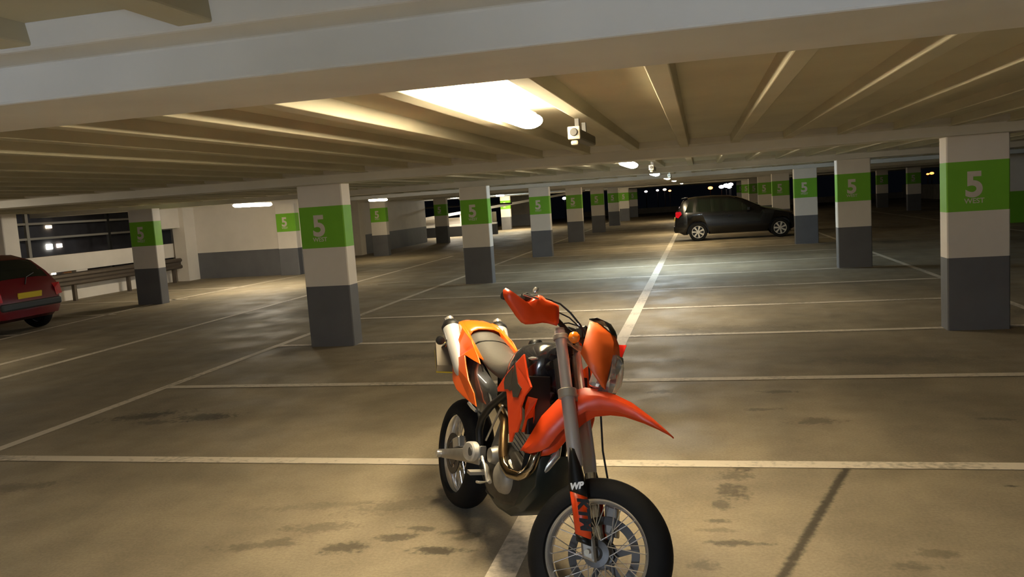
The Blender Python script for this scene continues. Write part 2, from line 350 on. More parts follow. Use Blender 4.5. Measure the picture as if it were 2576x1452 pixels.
lamp(-.965, 18.9, COOL, LAMP_E * 1.5, 'cool white tube lamp beyond the second cross beam, near the black hatchback', z=2.10)
lamp(-.965, 26.2, WARM, LAMP_E * .8, 'small far tube lamp, fourth in line from the motorcycle', z=2.10)
lamp(-.965, 33.5, WARM, LAMP_E * .8, 'tiny far tube lamp above the night opening', z=2.10)
lamp(-.965, 48.0, WARM, LAMP_E * .9, 'tiny tube lamp farthest down the bay line', z=2.10)
lamp(-.965, -2.6, COOLB, LAMP_E * 3.0, 'cool tube lamp behind the viewer on the bay line', z=2.07)
lamp(-10.865, 18.5, WHITE, LAMP_E * 1.05, 'bright tube lamp over the aisle in front of the long white wall', z=2.04, L=1.7)
lamp(-10.865, 26.7, WARM, LAMP_E * .28, 'bright tube lamp seen just past the nearest pillar top', z=2.06)
lamp(-10.315, 8.0, WHITE, LAMP_E * .28, 'tube lamp over the aisle beside the red car')
lamp(-10.865, 48.6, (1, .85, .6), LAMP_E * 2.0, 'tube lamp beside the brightly lit far pillar')
lamp(-10.865, 44.6, COOL, LAMP_E * .5, 'oval white tube lamp between second and third pillars', z=2.08)
lamp(-13.065, 43.0, (1, .9, .75), LAMP_E * 1.5, 'tube lamp over the exit ramp')
# ------------------------------------------------------------------ security cameras under the ribs
m_camb = mat('camera_body_grey', (.11, .10, .07), .6); m_camf = mat('camera_face_cream', (.24, .22, .17), .5); m_blk = mat('black_plastic', (.012, .012, .012), .45)
def cctv():
    t = empty('security_camera')
    MB().box((-.032, 0, -.030), (.032, .75, .035)).build('housing', m_camb, t, smooth=False, bevel=.012)
    MB().box((-.036, -.02, -.030), (.036, .012, .045)).build('face_plate', m_camf, t, smooth=False, bevel=.006)
    MB().lathe([(0, -.035), (.02, -.035), (.024, -.018)], (0.0, 0, .012), n=16).build('lens', m_blk, t)
    MB().box((-.022, -.01, -.062), (.022, .05, -.034)).build('sensor', m_camf, t, smooth=False, bevel=.01)
    for y in (.12, .42): MB().box((-.012, y, .033), (.012, y + .035, .10)).build('bracket', m_blk, t, smooth=False)
    return t
c0 = cctv()
for i, (x, y, l) in enumerate(((-.69, 4.75, 'camera on two dark brackets beside the large ceiling lamp'), (-.69, 12.6, 'camera beside the second lamp beyond the first cross beam'), (-.69, 20.1, 'tiny dark camera beside the cool white lamp'))):
    t = c0 if i == 0 else copy_tree(c0); t.location = (x, y, 2.095); tag(t, 'small security ' + l, 'camera', 'security cameras')

# ------------------------------------------------------------------ night outside: ground, street lamps
gd = MB().box((-260, 72, -14.2), (300, 420, -14)).build('ground_outside', mat('dark_ground', (.01, .01, .012), .9), smooth=False); tag(gd, kind='structure')
def street(px, py, pz, col, s, r, label):
    t = empty('street_lamp', (px, py, -14))
    MB().tube([(0, 0, 0), (0, 0, pz + 14 - r)], .12, 6).build('pole', m_dark, t)
    MB().lathe([(0, -r * .6), (r * .7, -r * .45), (r, 0), (r * .7, r * .45), (0, r * .6)], (0, 0, pz + 14), (0, 0, 1), 12).build('head', lamp_mat(col, s, 'street_glow'), t)
    tag(t, label, 'street lamp', 'lights in the night outside')
def ray_at(px, py, Y):
    d = f_ + r_ * ((px - 1288) / 2046.5) - u_ * ((py - 726) / 2046.5); k = Y / d.y; return (d.x * k, Y, 1.7305 + d.z * k)
far = [(1625, 482, 'pinkish white', (1, .75, .7), .5), (1654, 479, 'small white', (1, .8, .75), .45), (1672, 477, 'white and orange', (1, .7, .45), .6), (1685, 480, 'dim orange', (1, .3, .12), .5),
       (1787, 473, 'red and amber', (1, .22, .05), .8), (1815, 470, 'white', (1, .9, .85), .9), (1827, 467, 'bright white', (.95, 1, 1), 1.1), (1838, 464, 'rose white', (1, .75, .75), .9),
       (1835, 471, 'cool white', (1, .95, .9), .8), (1420, 499, 'single cool white', (.9, .95, 1), .8), (2344, 436, 'orange', (1, .25, .05), .7), (2334, 438, 'faint orange', (1, .22, .05), .5)]
for i, (px, py, nm, c, r) in enumerate(far):
    x, y, z = ray_at(px, py, 190 + 3 * i)
    street(x, y, z, c, 9 if 'orange' not in nm else 4, r * .75, f'{nm} light in the night sky gap, {["above the far kerb","beside the first glow","amid the small cluster","at the cluster end","near the streaks of light","start of the streaks","middle of the streaks","top of the streaks","below the streaks","between third and fourth pillars","behind the nearest right row pillar","beside the orange glow"][i]}')
# ------------------------------------------------------------------ motorcycle
ORG = mat('orange_plastic', (.86, .125, .006), .32, coat=.3); ORG2 = mat('deep_orange_plastic', (.72, .055, .004), .38)
m_rub = mat('tyre_rubber', (.005, .005, .005), .75, bump=.1, bscale=60, spec=.22); m_bk = mat('black_bodywork', (.005, .005, .005), .4, spec=.3); m_mblk = mat('matt_black_frame', (.006, .006, .006), .5, spec=.3)
m_seat = mat('seat_vinyl', (.052, .048, .041), .44, bump=.08, bscale=90); m_chr = mat('polished_aluminium', (.82, .80, .76), .20, .82); m_alu = mat('cast_aluminium', (.36, .34, .30), .45, .75, vary=.15, vscale=12)
m_fork = mat('silver_fork_tube', (.50, .47, .46), .33, .55); m_muf = mat('brushed_muffler', (.82, .80, .76), .30, .6); m_brz = mat('heat_tinted_steel', (.16, .10, .045), .35, .9); m_disc = mat('dark_disc_steel', (.07, .065, .06), .4, .8)
m_side = mat('dark_side_cover', (.05, .05, .045), .22, coat=.5); m_lens = mat('clear_lamp_plastic', (.92, .93, .92), .05); m_amb = mat('amber_lens', (.85, .20, .01), .2, coat=.5)
_n = m_lens.node_tree.nodes['Principled BSDF']; _n.inputs['Transmission Weight'].default_value = .96
m_red = mat('bright_red_plastic', (.85, .02, .008), .35); m_wht = mat('white_decal', (.8, .8, .8), .5); m_plate = mat('yellow_plate', (.75, .55, .03), .5)
m_gph = mat('charcoal_graphic', (.045, .04, .03), .35)
RK = R(27.0); SAX = Vector((-math.sin(RK), 0, math.cos(RK))); SA0 = Vector((1.60, 0, 0)); SM = Matrix.Rotation(R(45.3), 3, SAX)
def st(v): return SA0 + SM @ (Vector(v) - SA0)
bike = empty('motorcycle', (-1.42, 4.35, 0)); 
bike.rotation_mode = 'QUATERNION'; bike.rotation_quaternion = (Matrix.Rotation(R(-54.2), 3, 'Z') @ Matrix.Rotation(R(-10.0), 3, 'X') @ Matrix.Rotation(.006, 3, 'Y')).to_quaternion()
tag(bike, 'orange and black supermoto motorcycle leaning on its side stand over the bay line', 'motorcycle')
def P(mb, name, m, **k): par = k.pop('parent', bike); return mb.build(name, m, par, **k)
def lerpz(pts, x):
    for (a, za), (b, zb) in zip(pts, pts[1:]):
        if x <= b: return za + (zb - za) * max(0, (x - a)) / (b - a)
    return pts[-1][1]

m_hub = mat('grimy_hub_alloy', (.12, .12, .12), .5, .6, vary=.3, vscale=30)
def wheel(name, c, Rt, wt, xf, disc_y, disc_r, hub_m):
    hub_m = m_hub
    W = empty(name); W.parent = bike; rr = .222
    # tyre
    prof = []
    n = 14
    for k in range(n + 1):
        a = -math.pi * .5 + math.pi * k / n; a *= 1.18
        hw = wt / 2; prof.append((Rt - .074 * (1 - math.cos(a)) * .92, hw * math.sin(a) if abs(a) < 1.6 else hw * math.sin(math.copysign(1.6, a)) * .97))
    prof = [(rr - .004, -wt * .36)] + [(max(r, rr), o) for r, o in prof] + [(rr - .004, wt * .36)]
    MB(xf).lathe(prof, c, (0, 1, 0), 72, True).build('tyre', m_rub, W)
    h = wt * .40
    rp = [(.231, -h), (.226, -h + .004), (.215, -h + .008), (.206, -h + .022), (.200, -h * .35), (.198, 0), (.200, h * .35), (.206, h - .022), (.215, h - .008), (.226, h - .004), (.231, h), (.235, h - .004), (.222, h - .016), (.214, 0), (.222, -h + .016), (.235, -h + .004)]
    MB(xf).lathe(rp, c, (0, 1, 0), 72, True).build('rim', m_chr, W)
    MB(xf).lathe([(.0, -.062), (.022, -.062), (.030, -.045), (.055, -.040), (.055, -.030), (.032, -.022), (.030, .022), (.055, .030), (.055, .040), (.030, .045), (.022, .062), (0, .062)], c, n=28).build('hub', hub_m, W)
    C_ = Vector(c); me0 = None
    for k in range(36):
        a = 2 * math.pi * k / 36; side = 1 if k % 2 else -1; tw = (.62 if (k // 2) % 2 else -.62)
        p0 = C_ + Vector((.05 * math.cos(a + tw), side * .035, .05 * math.sin(a + tw))); p1 = C_ + Vector((.200 * math.cos(a), side * .010, .200 * math.sin(a)))
        MB(xf).tube([p0, p1], .0022, 5).build('spoke', m_chr, W)
    # brake disc with carrier arms and a row of slots
    mb = MB(xf); mb.lathe([(disc_r, -.0025), (disc_r, .0025), (disc_r - .034, .0025), (disc_r - .034, -.0025)], (c[0], disc_y, c[2]), n=64, closed=True)
    for k in range(6):
        a = 2 * math.pi * k / 6 + .3; d = Vector((math.cos(a), 0, math.sin(a))); e = Vector((-d.z, 0, d.x)); ct = Vector((c[0], disc_y, c[2]))
        mb.prism([ct + d * .05 + e * .02, ct + d * (disc_r - .03) + e * .008 + e * .02, ct + d * (disc_r - .03) - e * .008 + e * .02, ct + d * .05 - e * .012], (0, .004, 0))
    mb.lathe([(.062, -.003), (.062, .003), (.03, .003), (.03, -.003)], (c[0], disc_y, c[2]), n=32, closed=True)
    mb.build('brake_disc', m_disc, W, smooth=False)
    return W
wf = wheel('front_wheel', (1.52, 0, .300), .308, .125, st, .075, .155, m_alu)
wr = wheel('rear_wheel', (0, 0, .312), .312, .162, None, -.078, .115, m_alu)
P(MB().lathe([(.105, -.003), (.105, .003), (.06, .003), (.06, -.003)], (0, .085, .312), n=40, closed=True), 'sprocket', m_mblk, parent=wr)
# chain side run and rear caliper
P(MB().prism([(-.02, .085, .415), (.56, .085, .47), (.56, .085, .455), (-.02, .085, .40)], (0, .018, 0)).prism([(-.02, .085, .222), (.56, .085, .36), (.56, .085, .345), (-.02, .085, .207)], (0, .018, 0)), 'chain', m_mblk, smooth=False)
P(MB().obox((.10, -.085, .40), (.045, 0, .02), (0, .022, 0), (-.012, 0, .028)), 'rear_brake_caliper', m_chr, smooth=False, bevel=.008)
# swing arm
def arm(y):
    mb = MB(); s = 1 if y > 0 else -1
    st_ = [(-.05, .046, y), (.10, .056, y), (.30, .070, y * .98), (.48, .088, y * .96), (.57, .100, y * .94)]
    zc = lambda x: .312 + (x) * .245
    rings = []
    for x, h, yy in st_: rings.append([(x, yy + a * .019, zc(x) + b * h / 2) for a, b in ((-1, -.8), (-.8, -1), (.8, -1), (1, -.8), (1, .8), (.8, 1), (-.8, 1), (-1, .8))])
    mb.loft(rings); return mb
P(arm(-.135), 'swing_arm', m_alu, bevel=.003); P(arm(.135), 'swing_arm', m_alu, bevel=.003)
P(MB().loft([[(.49 + a * math.cos(t) * (1.25 if math.cos(t) < 0 else 1), y, .452 + b_ * math.sin(t) + .18 * a * math.cos(t)) for t in [2 * math.pi * k / 28 for k in range(28)]] for a, b_, y in ((.075, .052, -.14), (.075, .052, -.168), (.066, .045, -.176))]), 'pivot_cover', mat('pale_cast_alloy', (.62, .60, .54), .5, .4))
P(MB().lathe([(0, -.004), (.022, -.004), (.022, .004)], (.525, -.178, .462), n=24), 'pivot_bolt', mat('dull_grey_bolt', (.08, .08, .08), .5, .5))
P(MB().lathe([(0, -.02), (.02, -.02), (.024, 0), (.024, .01)], (0, -.158, .312), n=20), 'rear_axle_nut', m_chr)
# frame
fr = MB()
for s in (-1, 1):
    y = .12 * s
    fr.tube([(1.06, .03 * s, 1.00), (.92, .09 * s, .93), (.76, y, .80), (.606, y, .715), (.50, y, .63), (.475, y, .56), (.51, y, .466), (.57, y, .40), (.66, .10 * s, .30)], .019, 10)
    fr.tube([(.62, y, .72), (.40, .10 * s, .88), (.0, .08 * s, .97)], .012, 8); fr.tube([(.50, y, .60), (.28, .10 * s, .74), (.05, .08 * s, .94)], .011, 8)
    fr.tube([(1.08, .03 * s, .88), (1.03, .09 * s, .62), (.98, .10 * s, .34), (.80, .10 * s, .28), (.62, .10 * s, .29)], .015, 8)
fr.tube([(1.085, 0, 1.03), (1.155, 0, .89)], .036, 16); P(fr, 'frame', m_mblk)
# shock and brace rod
P(MB().tube([(.62, 0, .76), (.44, 0, .44)], .032, 14), 'shock_absorber', m_alu)
P(MB().tube([(.839, -.16, .766), (.76, -.162, .664), (.677, -.16, .558)], .0055, 8), 'cable_rod', m_alu)
# engine
en = MB()
rings = []
for y, g in ((-.125, .80), (-.10, .95), (0, 1), (.10, .95), (.125, .80)):
    o = [(.56, .42), (.62, .52), (.72, .56), (.90, .565), (1.02, .52), (1.055, .42), (1.01, .31), (.86, .27), (.66, .27), (.57, .32)]
    rings.append([(.80 + (x - .80) * g, y, .42 + (z - .42) * g) for x, z in o])
en.loft(rings); P(en, 'crankcase', mat('dark_engine_cast', (.055, .05, .042), .5, .7, vary=.3, vscale=20), bevel=.006)
P(MB().lathe([(0, -.038), (.055, -.036), (.072, -.022), (.080, 0), (.080, .02)], (.885, -.135, .435), n=36), 'clutch_cover', mat('dusty_clutch_cover', (.30, .27, .22), .55, .5, vary=.2, vscale=25))
P(MB().lathe([(0, -.03), (.035, -.028), (.045, 0), (.045, .02)], (.74, -.132, .50), n=28), 'water_pump_cover', m_alu)
P(MB().lathe([(0, .03), (.07, .028), (.085, 0)], (.86, .13, .43), n=28), 'generator_cover', m_alu)
cy = MB(); axd = Vector((.30, 0, .95)).normalized(); sx = Vector((.95, 0, -.30)).normalized(); base = Vector((.88, 0, .55))
for k in range(9):
    h = .079 if k % 2 == 0 else .068; cy.obox(base + axd * (.012 * 2 * k * .5 + .006), sx * h, Vector((0, h, 0)), axd * .0062)
P(cy, 'cylinder', m_alu, smooth=False)
P(MB().obox(base + axd * .165, sx * .082, (0, .085, 0), axd * .055), 'cylinder_head', m_alu, smooth=False, bevel=.014)
P(MB().obox(base + axd * .235, sx * .062, (0, .07, 0), axd * .018), 'valve_cover', m_mblk, smooth=False, bevel=.01)
P(MB().tube([(.62, -.05, .70), (.70, -.06, .66), (.80, -.04, .66)], [.03, .036, .03], 12), 'carburettor', m_alu)
P(MB().obox((.63, 0, .80), (.09, 0, .02), (0, .075, 0), (-.02, 0, .09)), 'airbox', m_mblk, smooth=False, bevel=.02)
# skid plate
rings = []
for x, z0, z1, h in ((.60, .235, .30, .09), (.74, .235, .40, .115), (.90, .25, .43, .12), (1.03, .32, .50, .11), (1.12, .43, .58, .085), (1.13, .50, .60, .07)):
    rings.append([(x, -h, z1), (x, -h, z0 + .03), (x, -h + .03, z0), (x, h - .03, z0), (x, h, z0 + .03), (x, h, z1)])
P(MB().loft(rings, True, True), 'skid_plate', mat('black_skid_plate', (.012, .016, .012), .4), bevel=.004)
# exhaust
P(MB().tube([(.99, -.05, .70), (1.06, -.07, .69), (1.12, -.09, .63), (1.125, -.115, .55), (1.10, -.125, .515), (1.06, -.135, .49), (.98, -.15, .478), (.92, -.155, .50), (.895, -.152, .525)], .0235, 16), 'exhaust_bend', mat('blued_chrome', (.30, .25, .18), .10, 1.))
P(MB().tube([(.90, -.153, .52), (.875, -.15, .55), (.83, -.135, .61), (.76, -.105, .67), (.60, -.08, .72), (.40, -.085, .77), (.22, -.115, .80)], .0225, 14), 'exhaust_header', m_brz)
P(MB().tube([(1.00, .03, .70), (1.08, .03, .67), (1.13, 0, .60), (1.11, -.05, .52), (1.03, -.095, .475), (.955, -.115, .475), (.90, -.118, .51)], .020, 14), 'exhaust_header', m_chr)
def muffler(s):
    a = Vector((-.050, .147 * s, 1.040)); b_ = Vector((.19, .122 * s, .80)); d = (b_ - a).normalized()
    mb = MB(); mb.lathe([(.030, -.008), (.046, .0), (.052, .014), (.052, .30), (.040, .345), (.022, .365)], a, d, 32); o = P(mb, 'muffler', m_muf)
    P(MB().lathe([(.0, .01), (.018, .01), (.020, -.022), (.030, -.030), (.040, -.022), (.048, -.004), (.054, .004), (.054, .022), (.050, .024)], a, d, 28), 'end_cap', m_mblk, parent=o)
    P(MB().lathe([(.021, -.02), (.021, -.042), (.026, -.044), (.027, -.02)], a + Vector((0, 0, .006)), d, 24, True), 'outlet_pipe', m_chr, parent=o)
muffler(-1); muffler(1)
# tail section
zt = [(-.40, .94), (-.30, 1.00), (-.20, 1.045), (-.08, 1.076), (.02, 1.074), (.10, 1.060), (.14, 1.048), (.20, 1.03), (.32, .99), (.44, .945)]
rings = []
for x, hw in ((-.40, .045), (-.34, .06), (-.24, .078), (-.14, .094), (-.06, .104), (.0, .112), (.05, .118), (.10, .112), (.14, .09)):
    z = lerpz(zt, x); dr = .03
    rings.append([(x, -hw, z - dr - .04), (x, -hw * .99, z - dr), (x, -hw * .86, z - .012), (x, -hw * .5, z), (x, 0, z + .002), (x, hw * .5, z), (x, hw * .86, z - .012), (x, hw * .99, z - dr), (x, hw, z - dr - .04)])
P(MB().loft(rings, False), 'tail_fairing', ORG, solid=.004)
for s in (-1, 1):
    rings = []
    for x, yo, yi, dz in ((-.02, .114, .080, .05), (.03, .118, .090, .06), (.10, .122, .097, .07), (.20, .125, .104, .06), (.30, .126, .108, .04), (.38, .124, .112, .02), (.43, .120, .114, .006)):
        z = lerpz([(-.02, 1.070), (.03, 1.066), (.10, 1.046), (.20, 1.010), (.30, .975), (.38, .945), (.43, .925)], x)
        rings.append([(x, s * yo, z - dz), (x, s * yo, z - .008), (x, s * (yo + yi) / 2, z), (x, s * yi, z - .006), (x, s * yi, z - dz)])
    P(MB().loft(rings, True), 'seat_surround', ORG)
P(MB().obox((-.055, 0, 1.0775), (.006, 0, 0), (0, .032, 0), (0, 0, .002)), 'tail_slot', m_bk, smooth=False)
def side_panel(s):
    pts = [(.086, .125, 1.05), (.092, .13, 1.02), (.07, .15, .928), (.079, .16, .855), (.129, .165, .756), (.2, .165, .72), (.289, .16, .701), (.404, .155, .689), (.482, .15, .683), (.442, .155, .747), (.363, .16, .798), (.279, .155, .873), (.24, .15, .915), (.348, .14, .904), (.431, .13, .896), (.381, .128, .929), (.3, .124, .968), (.272, .124, .984), (.245, .12, 1.000), (.184, .12, 1.015), (.131, .12, 1.03)]
    return MB().prism([(x, s * y, z) for x, y, z in pts], (0, .007, 0))
P(side_panel(-1), 'side_panel', ORG, smooth=False, bevel=.003); P(side_panel(1), 'side_panel', ORG, smooth=False, bevel=.003)
ab = [(.132, .901), (.38, .889), (.636, .815), (.639, .78), (.582, .708), (.439, .599), (.384, .646), (.326, .726), (.231, .776)]
for s in (-1, 1):
    n = len(ab); cx = sum(p[0] for p in ab) / n; cz = sum(p[1] for p in ab) / n
    mb = MB(); ringo = [(x, s * .108, z) for x, z in ab]; ringi = [(cx + (x - cx) * .6, s * .126, cz + (z - cz) * .6) for x, z in ab]; ringc = [(cx + (x - cx) * .15, s * .131, cz + (z - cz) * .15) for x, z in ab]
    mb.loft([ringo, ringi, ringc], True, False).add(ringc, [tuple(range(n))]); P(mb, 'airbox_cover', m_side, angle=60)
P(MB().tube([(.30, -.125, .665), (.36, -.128, .655), (.42, -.125, .648)], .009, 8), 'chrome_clip', m_chr)
# rear mudguard, plate and tail lamp
rings = []
for x, z, hw in ((.28, .72, .05), (.12, .80, .06), (-.10, .90, .065), (-.30, .93, .065), (-.44, .88, .06), (-.52, .74, .05)):
    rings.append([(x, -hw, z - .02), (x, -hw * .8, z), (x, hw * .8, z), (x, hw, z - .02)])
P(MB().loft(rings, False), 'rear_mudguard', m_bk, solid=.004)
P(MB().obox((-.43, 0, .80), (.008, 0, .03), (0, .09, 0), (-.035, 0, .062)), 'number_plate', m_plate, smooth=False); P(MB().obox((-.418, 0, .805), (.004, 0, .02), (0, .095, 0), (-.035, 0, .066)), 'plate_backing', mat('dull_brown_plastic', (.12, .10, .07), .6), smooth=False)
P(MB().obox((-.37, 0, .935), (.045, 0, -.02), (0, .04, 0), (.008, 0, .02)), 'tail_lamp', m_red, smooth=False, bevel=.008)
for s in (-1, 1):
    o = P(MB().lathe([(0, -.02), (.020, -.016), (.026, 0), (.022, .02), (0, .028)], (.05 if s < 0 else -.2, .235 * s, .965), (1, 0, 0), 20), 'rear_indicator', m_bk if s < 0 else m_amb)
    P(MB().tube([(.05 if s < 0 else -.2, .225 * s, .965), (-.02, .10 * s, .96)], .006, 8), 'stalk', m_bk, parent=o)
# seat
sz = [(.0, 1.0), (.08, 1.030), (.12, 1.044), (.20, 1.008), (.30, .975), (.42, .945), (.54, .935), (.64, .945), (.74, .985)]
sb = [(.0, 1.01), (.10, .99), (.25, .955), (.38, .885), (.52, .850), (.63, .815), (.74, .86)]
sw = [(.08, .035), (.10, .070), (.14, .100), (.25, .110), (.45, .112), (.60, .100), (.74, .075)]
def seat_ring(x, g=0.):
    t = lerpz(sz, x) + g; b_ = lerpz(sb, x) - g; w_ = lerpz(sw, x) + g
    return [(x, -w_, b_), (x, -w_ * 1.0, (t + b_) / 2), (x, -w_ * .93, t - .026), (x, -w_ * .72, t - .008), (x, -w_ * .35, t), (x, 0, t + .002), (x, w_ * .35, t), (x, w_ * .72, t - .008), (x, w_ * .93, t - .026), (x, w_, (t + b_) / 2), (x, w_, b_)]
seat = P(MB().loft([seat_ring(x) for x in (.08, .09, .11, .14, .17, .20, .28, .36, .44, .52, .60, .67, .74)], True), 'seat', m_seat, sub=1)
P(MB().loft([seat_ring(x, .002) for x in (.232, .236, .240)], True), 'seat_strap', m_bk, parent=seat)
# tank
tz = [(.60, .945), (.66, .975), (.72, 1.010), (.80, 1.058), (.90, 1.088), (1.00, 1.098), (1.05, 1.07)]
tw = [(.60, .07), (.70, .11), (.80, .135), (.90, .145), (1.00, .13), (1.05, .09)]
rings = []
for x in (.60, .66, .72, .80, .88, .96, 1.02, 1.05):
    t = lerpz(tz, x); w_ = lerpz(tw, x); b_ = .80
    rings.append([(x, -w_ * .8, b_), (x, -w_, b_ + .08), (x, -w_, t - .09), (x, -w_ * .8, t - .03), (x, -w_ * .4, t - .004), (x, 0, t), (x, w_ * .4, t - .004), (x, w_ * .8, t - .03), (x, w_, t - .09), (x, w_, b_ + .08), (x, w_ * .8, b_)])
tank = P(MB().loft(rings, True), 'fuel_tank', mat('gloss_black_tank', (.014, .014, .016), .16, coat=.6), sub=1)
P(MB().lathe([(0, .022), (.03, .020), (.036, .008), (.036, -.01)], (.80, 0, 1.055), (-.4, 0, 1), 24), 'fuel_cap', m_bk, parent=tank)
# radiator shrouds and radiators
sh = [(1.084, 1.048), (1.141, .954), (1.179, .917), (1.127, .867), (1.104, .815), (1.116, .764), (1.092, .698), (1.063, .689), (1.042, .641), (1.025, .636), (.992, .716), (.949, .812), (.926, .849), (.789, .821), (.775, .836), (.856, .896), (.93, .945), (1.008, .995)]
sg = [(1.005, 1.004), (1.031, .954), (1.059, .913), (1.100, .897), (1.071, .850), (1.021, .843), (.997, .884), (.992, .939)]
sg2 = [(.985, .972), (.992, .905), (1.0, .87), (.975, .86), (.955, .865), (.905, .856), (.885, .885), (.90, .915)]
for s in (-1, 1):
    def yy(x, z): return s * (.165 + .020 * math.sin(max(0, min(1, (x - .78) / .4)) * math.pi * .8))
    o = P(MB().prism([(x, yy(x, z), z) for x, z in sh], (0, .010, 0)), 'radiator_shroud', ORG2, smooth=False, bevel=.003)
    P(MB().prism([(x, yy(x, z) + s * .006, z) for x, z in sg], (0, .003, 0)), 'graphic', m_gph, parent=o, smooth=False)
    P(MB().prism([(x, yy(x, z) + s * .006, z) for x, z in sg2], (0, .003, 0)), 'graphic', m_gph, parent=o, smooth=False)
    # return flange of the shroud toward the radiator
    P(MB().prism([(1.125, s * .165, .866), (1.104, s * .165, .815), (1.116, s * .165, .764), (1.092, s * .165, .700), (1.10, s * .125, .70), (1.13, s * .125, .77), (1.12, s * .125, .82), (1.14, s * .125, .86)], (.003, 0, 0)), 'shroud_lip', ORG2, parent=o, smooth=False)
    ra = MB().obox((1.085, s * .095, .82), (.016, 0, .004), (0, .058, 0), (-.03, 0, .125)); P(ra, 'radiator', m_bk, smooth=False, bevel=.004)
P(MB().tube([(.985, -.115, 1.015), (1.03, -.118, 1.022), (1.075, -.115, 1.030)], [.004, .009, .005], 10), 'tank_bolt_trim', m_chr)
# pegs, pedal, side stand
P(MB().tube([(.62, -.12, .42), (.72, -.15, .40), (.80, -.17, .385)], .010, 8).obox((.70, -.20, .405), (.022, 0, 0), (0, .045, 0), (0, 0, .008)), 'foot_peg', m_alu, smooth=False)
P(MB().tube([(.60, -.15, .44), (.68, -.175, .475), (.74, -.18, .45), (.79, -.18, .385), (.735, -.19, .365), (.66, -.18, .345)], .0075, 8), 'brake_pedal', m_chr)
P(MB().tube([(.62, .14, .36), (.58, .24, .20), (.545, .335, .066)], [.014, .012, .012], 10).obox((.545, .34, .064), (.03, 0, 0), (0, .018, .003), (0, 0, .004)), 'side_stand', m_mblk)
P(MB().tube([(.80, .0, .30), (1.0, .06, .30), (1.12, .12, .33)], .009, 8), 'gear_lever', m_mblk)
# ---- steered assembly
def S(): return MB(st)
def fl_(z, y): return Vector((1.08 + (1.12 - z) * .5095, y, z))
for s in (-1, 1):
    y = .105 * s
    leg = P(S().tube([fl_(1.135, y), fl_(1.10, y), fl_(1.09, y), fl_(.90, y), fl_(.88, y), fl_(.64, y), fl_(.60, y)], [.024, .027, .0255, .0255, .030, .031, .029], 24), 'fork_leg', m_fork)
    P(S().tube([fl_(.62, y), fl_(.34, y)], .024, 20), 'stanchion', m_chr, parent=leg)
    P(S().tube([fl_(1.145, y), fl_(1.125, y)], .022, 20), 'fork_cap', m_alu, parent=leg)
    P(S().obox(fl_(.315, y) + Vector((.012, 0, 0)), (.030, 0, .0), (0, .022, 0), (-.022, 0, .045)), 'axle_clamp', m_alu, parent=leg, smooth=False, bevel=.012)
    for (z, rr2, h) in ((1.108, .035, .020), (.880, .041, .034)):
        P(S().tube([fl_(z - h / 2, y), fl_(z + h / 2, y)], rr2, 28), 'fork_clamp', mat('clamp_alloy', (.40, .37, .31), .5, .6), parent=leg, bevel=.003)
    # guard wraps the outer half of the stanchion
    def gring(z, hw, dz=0.):
        c_ = fl_(z, y); out = []
        for k in range(9):
            a = math.pi * (k / 8 - .5) * 1.1; out.append(c_ + Vector((math.sin(a) * hw * .95, s * (.012 + .030 * math.cos(a)), math.sin(a) * hw * .45 * 0)))
        return out
    g = P(S().loft([gring(z, h) for z, h in ((.665, .012), (.64, .020), (.58, .034), (.535, .041), (.500, .040))], False), 'fork_guard_top', m_bk, parent=leg, solid=.004)
    g2 = P(S().loft([gring(z, h) for z, h in ((.499, .039), (.43, .037), (.350, .036))], False), 'fork_guard', ORG2, parent=leg, solid=.004)
    P(S().loft([gring(z, h) for z, h in ((.349, .036), (.325, .034))], False), 'fork_guard_foot', m_bk, parent=leg, solid=.004)
    if s < 0:
        dirv = (fl_(.30, y) - fl_(.50, y)).normalized(); fwd = Vector((math.cos(RK), 0, math.sin(RK)))
        for (body, size, z, me_m, upv, rt, off) in (('KTM', .062, .425, m_bk, -fwd * -1, dirv, -.008), ('WP', .036, .525, m_wht, SAX, fwd, -.012)):
            me = text_mesh('decal_lettering', body, size, .0012, .0036 if body == 'KTM' else .0018, .25); me.materials.append(me_m)
            c_ = fl_(z, y) + Vector((0, -.0465, 0)) + fwd * (.012 if body == 'KTM' else .004)
            for v in me.vertices: v.co = st(c_ + rt * v.co.x + upv * (v.co.y + off) + Vector((0, -1, 0)) * v.co.z)
            link(bpy.data.objects.new('decal_lettering', me), bike)
for z, h, l in ((1.108, .012, .055), (.880, .016, .065)):
    ring = [(l * .2, -.105), (l * .6, -.06), (l * .5, 0), (l * .6, .06), (l * .2, .105), (-l * .4, .10), (-l, .03), (-l, -.03), (-l * .4, -.10)]
    P(S().loft([[fl_(z + dz, 0) + Vector((a, b_, 0)) for a, b_ in ring] for dz in (-h, h)]), 'triple_clamp', m_alu, smooth=False, bevel=.004)
P(S().tube([(1.08, 0, 1.12), (1.11, 0, 1.06)], .02, 16), 'steering_stem', m_mblk)
bar = [(.905, -.40, 1.165), (.945, -.30, 1.180), (.985, -.22, 1.195), (1.035, -.15, 1.185), (1.085, -.09, 1.155), (1.10, -.05, 1.150), (1.10, .05, 1.150), (1.085, .09, 1.155), (1.035, .15, 1.185), (.985, .22, 1.195), (.945, .30, 1.180), (.905, .40, 1.165)]
hb = P(S().tube(bar, .0125, 14), 'handlebar', m_mblk)
